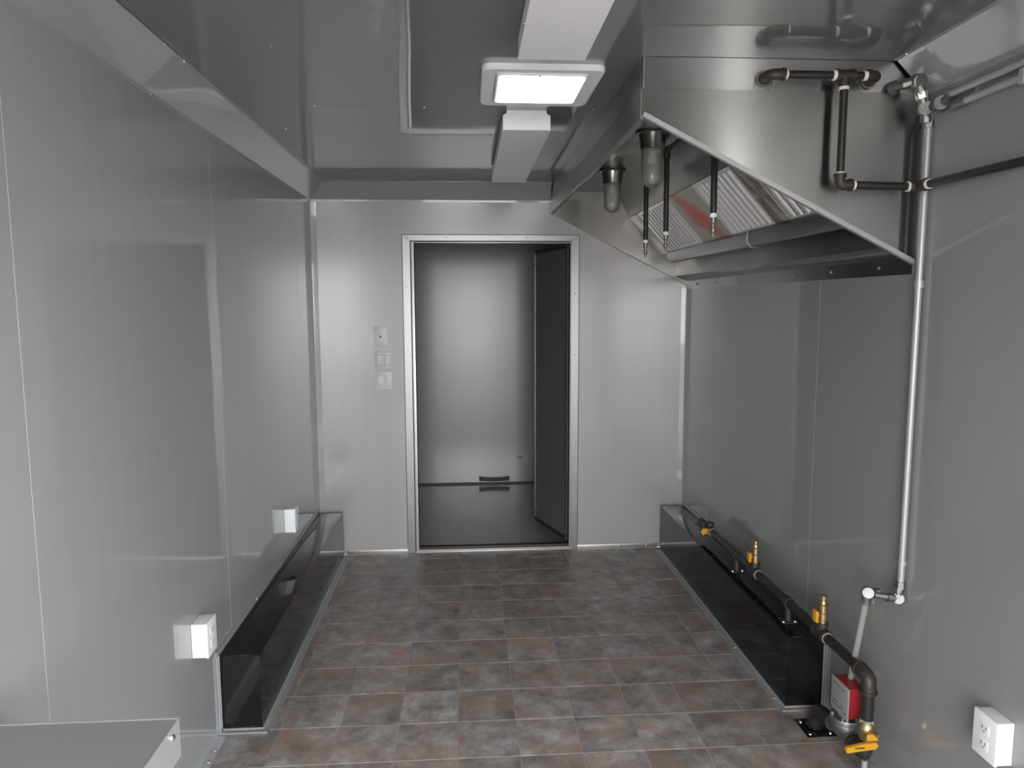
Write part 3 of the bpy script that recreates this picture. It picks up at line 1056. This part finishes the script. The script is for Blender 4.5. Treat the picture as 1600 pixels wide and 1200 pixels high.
obj('conduit', cyl((CX, CY, 1.945), (CX - 0.002, CY, 0.62), CR), M_emt, cd)
obj('coupling', cyl((CX, CY, 1.512), (CX, CY, 1.492), 0.0125), M_emt, cd)
obj('coupling', cyl((CX - 0.001, CY, 0.705), (CX - 0.001, CY, 0.69), 0.0118), M_emt, cd)
obj('corner_elbow', pulley((2.098, CY - 0.012, 1.972), (-0.5, -1, 0.1), [(0.15, 0.1, -1), (-0.05, 0.1, 1)]), M_cast, cd)
obj('nut', cyl((CX, CY, 1.945), (CX, CY, 1.925), 0.0145, 6), M_cast, cd)
# up to the hood end
obj('connector', cyl((2.094, CY - 0.01, 1.985), (2.078, CY - 0.012, 2.03), 0.0125), M_cast, cd)
obj('nut', cyl((2.089, CY - 0.011, 2.000), (2.083, CY - 0.012, 2.015), 0.016, 6), M_edge, cd)
obj('corner_elbow', pulley((2.074, CY - 0.012, 2.043), (0.1, -1, -0.2), [(0.3, 0, -1), (-0.8, 0.5, -0.1)]), M_cast, cd)
obj('connector', cyl((2.06, CY - 0.004, 2.043), (2.035, HY - 0.001, 2.04), 0.0115), M_cast, cd)
obj('nut', cyl((2.04, HY - 0.016, 2.0405), (2.034, HY - 0.002, 2.04), 0.019, 8), M_cast, cd)
# second corner elbow and the two wall conduits running back past the camera
obj('corner_elbow', pulley((2.106, -2.218, 1.972), (-0.7, -1, 0.1), [(0.1, 0.9, 0.05), (0.1, -1, 0.15)], 0.0195), M_cast, cd)
obj('conduit', cyl((2.112, -2.235, 1.988), (2.117, -3.6, 1.992), CR), M_emt, cd)
c2nd = thing('wall_conduit', (2.115, -2.9, 1.957), 'lower galvanised conduit with open end high on the right wall', 'conduit')
obj('conduit', cyl((2.117, -2.29, 1.958), (2.117, -3.6, 1.962), CR), M_emt, c2nd)
obj('end_connector', cyl((2.114, -2.262, 1.957), (2.116, -2.30, 1.958), 0.0135), M_cast, c2nd)
obj('strap', bx(B(), 2.104, 2.1295, -2.50, -2.485, 1.94, 1.975, 0.002), M_emt, c2nd)
obj('strap', bx(B(), 2.126, 2.1295, -2.325, -2.315, 1.965, 2.0, 0.001), M_emt, c2nd)
# lower end: out from the wall and down to the shut-off box
obj('corner_elbow', pulley((2.112, CY + 0.004, 0.588), (-0.35, -1, 0.25), [(0.05, 0, 1), (-1, 0.0, 0.1)], 0.018), M_cast, cd)
obj('nut', cyl((CX - 0.002, CY, 0.64), (CX - 0.002, CY, 0.62), 0.0135, 6), M_cast, cd)
obj('conduit', cyl((2.10, CY + 0.004, 0.589), (2.045, -2.138, 0.597), 0.0105), M_cast, cd)
obj('corner_elbow', pulley((2.030, -2.130, 0.600), (-0.35, -1, 0.25), [(1, 0, -0.05), (0.0, 0.2, -1)], 0.018), M_cast, cd)
obj('nut', cyl((2.030, -2.126, 0.578), (2.030, -2.123, 0.562), 0.0135, 6), M_cast, cd)
obj('conduit', cyl((2.030, -2.125, 0.575), (2.064, -2.006, 0.2645), CR), M_emt, cd)

# ------------------------------------------------------------------ gas line
gl = thing('gas_line', (2.06, -1.4, 0.33), 'black iron gas pipe with yellow-handled valves above the right wheel-well cover', 'gas pipe')
GXp, GZ, GR = 2.045, 0.34, 0.0165
YE = -2.137
bvz_top = 0.203
obj('pipe', cyl((GXp, -0.62, GZ), (GXp, YE + 0.05, GZ), GR, 18), M_bpipe, gl)
obj('end_cap', cyl((GXp, -0.6, GZ), (GXp, -0.63, GZ), 0.021), M_biron, gl)
elbow(gl, (GXp, YE + 0.055, GZ), (GXp, YE, GZ), (GXp, YE, GZ - 0.05), 0.0215, 0.045)
obj('pipe', cyl((GXp, YE, GZ - 0.05), (GXp, YE, bvz_top), 0.0175, 18), M_bpipe, gl)
for y, tall in ((-0.735, False), (-1.287, True), (-1.852, True)):
    bm = B()
    tube(bm, [(GXp, y - 0.036, GZ), (GXp, y + 0.036, GZ)], 0.0215)
    tube(bm, [(GXp, y - 0.036, GZ), (GXp, y - 0.026, GZ)], 0.0235)
    tube(bm, [(GXp, y + 0.026, GZ), (GXp, y + 0.036, GZ)], 0.0235)
    tube(bm, [(GXp, y, GZ), (GXp, y, GZ + 0.038)], 0.017)
    tube(bm, [(GXp, y, GZ + 0.028), (GXp, y, GZ + 0.04)], 0.0195)
    obj('tee', bm, M_biron, gl)
    band(gl, (GXp, y - 0.036, GZ), (GXp, y - 0.0385, GZ), 0.0195, M_emt, 'ring')
    c = (GXp, y, GZ + 0.04)
    if tall:
        prof = [(r_ * 1.25, z_) for r_, z_ in [(0, 0), (0.0125, 0), (0.0125, 0.012), (0.0145, 0.014), (0.0145, 0.034), (0.0125, 0.036), (0.0125, 0.05), (0.0135, 0.051), (0.0135, 0.062), (0.010, 0.064), (0.0075, 0.07), (0.0075, 0.078), (0.009, 0.079), (0.009, 0.094), (0.006, 0.096), (0, 0.096)]]
        v = obj('valve_body', lathe(B(), prof, c, 12), M_brass, gl)
        h = GZ + 0.065
    else:
        c = (GXp - 0.004, y, GZ - 0.002)
        bm = B()
        tube(bm, [(GXp - 0.01, y, GZ), (GXp - 0.035, y, GZ + 0.002)], 0.011, 10)
        v = obj('valve_body', bm, M_brass, gl)
        h = GZ + 0.0
    if tall:
        bm = B()
        tube(bm, [(GXp - 0.012, y, h), (GXp - 0.026, y - 0.004, h)], 0.006, 8)
        bx(bm, GXp - 0.033, GXp - 0.022, y - 0.018, y + 0.010, h - 0.020, h + 0.020, 0.004)
        obj('handle', bm, M_yel, v)
    else:
        bm = B()
        prism(bm, [(GXp - 0.055, h + 0.002), (GXp - 0.045, h - 0.016), (GXp - 0.028, h - 0.006), (GXp - 0.012, h - 0.018), (GXp + 0.0, h + 0.012), (GXp - 0.02, h + 0.016), (GXp - 0.042, h + 0.018)], 'y', y - 0.032, y - 0.024)
        obj('handle', bm, M_yel, v)
for y in (-1.09, -1.6):
    s_ = B()
    bx(s_, GXp - 0.03, GXp + 0.03, y - 0.022, y + 0.022, BZ + 0.0003, BZ + 0.004)
    tube(s_, [(GXp, y, BZ + 0.004), (GXp, y, GZ - 0.012)], 0.012)
    tube(s_, [(GXp, y - 0.012, GZ), (GXp, y + 0.012, GZ)], 0.0215)
    st_ = obj('pipe_support', s_, M_biron, gl)
    for dx in (-0.022, 0.022):
        screw(st_, (GXp + dx, y - 0.012, BZ + 0.004), 'z', 1.3)

# ball valve at the foot of the gas line
bvz = 0.203
bv = obj('ball_valve', lathe(B(), [(0, 0), (0.02, 0), (0.021, -0.014), (0.0235, -0.018), (0.0235, -0.034), (0.021, -0.04), (0.021, -0.058), (0.019, -0.06), (0, -0.06)], (GXp, YE, bvz), 16), M_brass, gl)
obj('nut', lathe(B(), [(0, 0.004), (0.0215, 0.004), (0.0215, -0.006), (0, -0.006)], (GXp, YE, bvz), 6), M_emt, bv)
hb = B()
tube(hb, [(GXp - 0.004, YE - 0.02, bvz - 0.03), (GXp - 0.006, YE - 0.034, bvz - 0.03)], 0.009, 10)
bx(hb, GXp - 0.020, GXp + 0.014, YE - 0.040, YE - 0.034, bvz - 0.042, bvz - 0.022, 0.002)
obj('handle_boss', hb, M_yel, bv)
hb = B()
prism(hb, [(GXp - 0.082, bvz - 0.056), (GXp - 0.086, bvz - 0.064), (GXp - 0.082, bvz - 0.073), (GXp + 0.004, bvz - 0.064), (GXp + 0.012, bvz - 0.054), (GXp + 0.006, bvz - 0.044), (GXp - 0.03, bvz - 0.046)], 'y', YE - 0.046, YE - 0.036)
lever = obj('lever', hb, M_yel, bv)
obj('print_line', bx(B(), GXp - 0.06, GXp - 0.03, YE - 0.0468, YE - 0.0462, bvz - 0.06, bvz - 0.056), M_slot, lever)
obj('handle_nut', cyl((GXp + 0.006, YE - 0.05, bvz - 0.02), (GXp + 0.006, YE - 0.038, bvz - 0.02), 0.007, 6), M_brass, bv)
elbow(gl, (GXp, YE, bvz - 0.06), (GXp, YE, bvz - 0.115), (GXp, YE + 0.065, bvz - 0.112), 0.021, 0.04)

# shut-off valve with the red actuator box
VX, VY = 2.045, -2.02
sv = thing('gas_shutoff_valve', (VX, VY, 0.05), 'cast gas shut-off valve with a red box and grey face plate', 'valve')
bm = B()
lathe(bm, [(0, 0.045), (0.022, 0.045), (0.024, 0.038), (0.036, 0.03), (0.042, 0.015), (0.042, -0.002), (0.032, -0.022), (0.018, -0.035), (0, -0.038)], (VX, VY, 0.112), 18)
tube(bm, [(VX - 0.004, VY + 0.066, 0.084), (VX - 0.002, VY + 0.04, 0.092), (VX, VY, 0.1), (VX, VY - 0.045, 0.092)], [0.027, 0.024, 0.031, 0.025], 14)
obj('body', bm, M_cast, sv)
bn = B()
for a in (0.6, 1.7, 2.9, 4.0, 5.2):
    px_, py_ = VX + 0.039 * math.cos(a), VY + 0.039 * math.sin(a)
    tube(bn, [(px_, py_, 0.146), (px_, py_, 0.158)], 0.006, 6)
obj('bolt', bn, M_cast, sv)
obj('bonnet', lathe(B(), [(0, 0.018), (0.045, 0.018), (0.047, 0.012), (0.047, 0.002), (0.043, 0), (0, 0)], (VX, VY, 0.13), 20), M_cast, sv)
rb = obj('red_box', bx(B(), 2.024, 2.075, -2.072, -1.978, 0.166, 0.264, 0.002), M_red, sv)
fpz = obj('face_plate', bx(B(), 2.019, 2.024, -2.075, -1.975, 0.158, 0.264, 0.001), M_face, rb)
fpz['label'] = 'grey printed face plate'
for k, (a, b_, z) in enumerate(((-2.005, -1.985, 0.246), (-2.03, -2.01, 0.245), (-2.055, -2.035, 0.244), (-2.02, -1.99, 0.19), (-2.05, -2.03, 0.188), (-2.04, -1.985, 0.178), (-2.068, -2.046, 0.176))):
    obj('print_line', bx(B(), 2.0183, 2.0189, a, b_, z, z + (0.003 if k < 3 else 0.0025)), M_ink, fpz)
# inlet from the floor and its black plates
elbow(sv, (VX - 0.004, VY + 0.066, 0.084), (2.036, -1.86, 0.075), (2.034, -1.85, 0.012), 0.024, 0.05, M_bpipe)
pl = obj('floor_plate', bx(B(), 1.985, 2.085, -1.905, -1.80, 0.0005, 0.004, 0.001), M_black, sv)
for x, y in ((2.0, -1.82), (2.0, -1.89), (2.07, -1.89)):
    screw(pl, (x, y, 0.004), 'z', 1.4)
ps = obj('foot_plate', bx(B(), 2.01, 2.08, -2.175, -2.1, 0.0005, 0.004, 0.001), M_black, gl)
obj('foot_stem', cyl((GXp, YE, 0.004), (GXp, YE, 0.075), 0.009), M_emt, gl)
for x, y in ((2.02, -2.165), (2.07, -2.165)):
    screw(ps, (x, y, 0.004), 'z', 1.5)

# ------------------------------------------------------------------ outlets and switches
def outlet(sx, y0, y1, z0, z1, dp, label):
    """surface outlet box on a side wall; sx = +1 on the left wall, -1 on the right"""
    xw_ = 0.0005 if sx > 0 else W - 0.0005
    t = thing('outlet_box', (xw_, (y0 + y1) / 2, (z0 + z1) / 2), label, 'outlet', 'surface outlets on the side walls')
    a, b_ = sorted((xw_, xw_ + sx * (dp - 0.008)))
    obj('back_box', bx(B(), a, b_, y0 + 0.002, y1 - 0.002, z0 + 0.002, z1 - 0.002, 0.002), M_white, t)
    a, b_ = sorted((xw_ + sx * (dp - 0.0085), xw_ + sx * dp))
    pl_ = obj('cover_plate', bx(B(), a, b_, y0, y1, z0, z1, 0.003), M_white, t)
    yc, zc = (y0 + y1) / 2, (z0 + z1) / 2
    xf = xw_ + sx * dp
    for dz in (-0.02, 0.02):
        a, b_ = sorted((xf - sx * 0.001, xf + sx * 0.0012))
        rc = obj('receptacle', bx(B(), a, b_, yc - 0.015, yc + 0.015, zc + dz - 0.013, zc + dz + 0.013, 0.001), M_white, pl_)
        for dy in (-0.006, 0.006):
            a, b_ = sorted((xf + sx * 0.0012, xf + sx * 0.0015))
            obj('slot', bx(B(), a, b_, yc + dy - 0.0012, yc + dy + 0.0012, zc + dz - 0.001, zc + dz + 0.007), M_slot, pl_)
        a, b_ = sorted((xf + sx * 0.0012, xf + sx * 0.0015))
        obj('slot', bx(B(), a, b_, yc - 0.0018, yc + 0.0018, zc + dz - 0.009, zc + dz - 0.005), M_slot, pl_)
    return t


outlet(1, -1.935, -1.855, 0.366, 0.478, 0.05, 'white outlet box on the left wall above the near end of the wheel cover')
outlet(1, -0.79, -0.715, 0.392, 0.506, 0.05, 'white outlet box on the left wall near the back partition')
outlet(-1, -2.592, -2.515, 0.360, 0.470, 0.045, 'white outlet box low on the right wall at the picture edge')


def wall_plate(x0, x1, z0, z1, kind, label):
    t = thing('switch_plate', ((x0 + x1) / 2, 0.0, (z0 + z1) / 2), label, 'switch', 'switch plates beside the doorway')
    pl_ = obj('plate', bx(B(), x0, x1, -0.007, -0.0003, z0, z1, 0.002), M_plate, t)
    zc = (z0 + z1) / 2
    if kind == 'toggle':
        obj('toggle', bx(B(), (x0 + x1) / 2 - 0.004, (x0 + x1) / 2 + 0.004, -0.013, -0.007, zc - 0.007, zc + 0.005, 0.001), M_slot, t)
    else:
        for dx in (0.029, -0.017):
            c = (x0 + x1) / 2 + dx - 0.006
            obj('rocker_gap', bx(B(), c - 0.0175, c + 0.0175, -0.0073, -0.0068, zc - 0.031, zc + 0.031), M_fdark if kind == 'outline' else M_face, t)
            obj('rocker', bx(B(), c - 0.0162, c + 0.0162, -0.0095, -0.0069, zc - 0.0297, zc + 0.0297, 0.001), M_plate, t)
    return t


wall_plate(0.335, 0.411, 1.217, 1.327, 'toggle', 'single toggle switch plate, topmost of three left of the doorway')
wall_plate(0.335, 0.431, 1.092, 1.184, 'outline', 'double rocker switch plate in the middle of three left of the doorway')
wall_plate(0.336, 0.432, 0.971, 1.072, 'soft', 'double rocker switch plate, lowest of three left of the doorway')
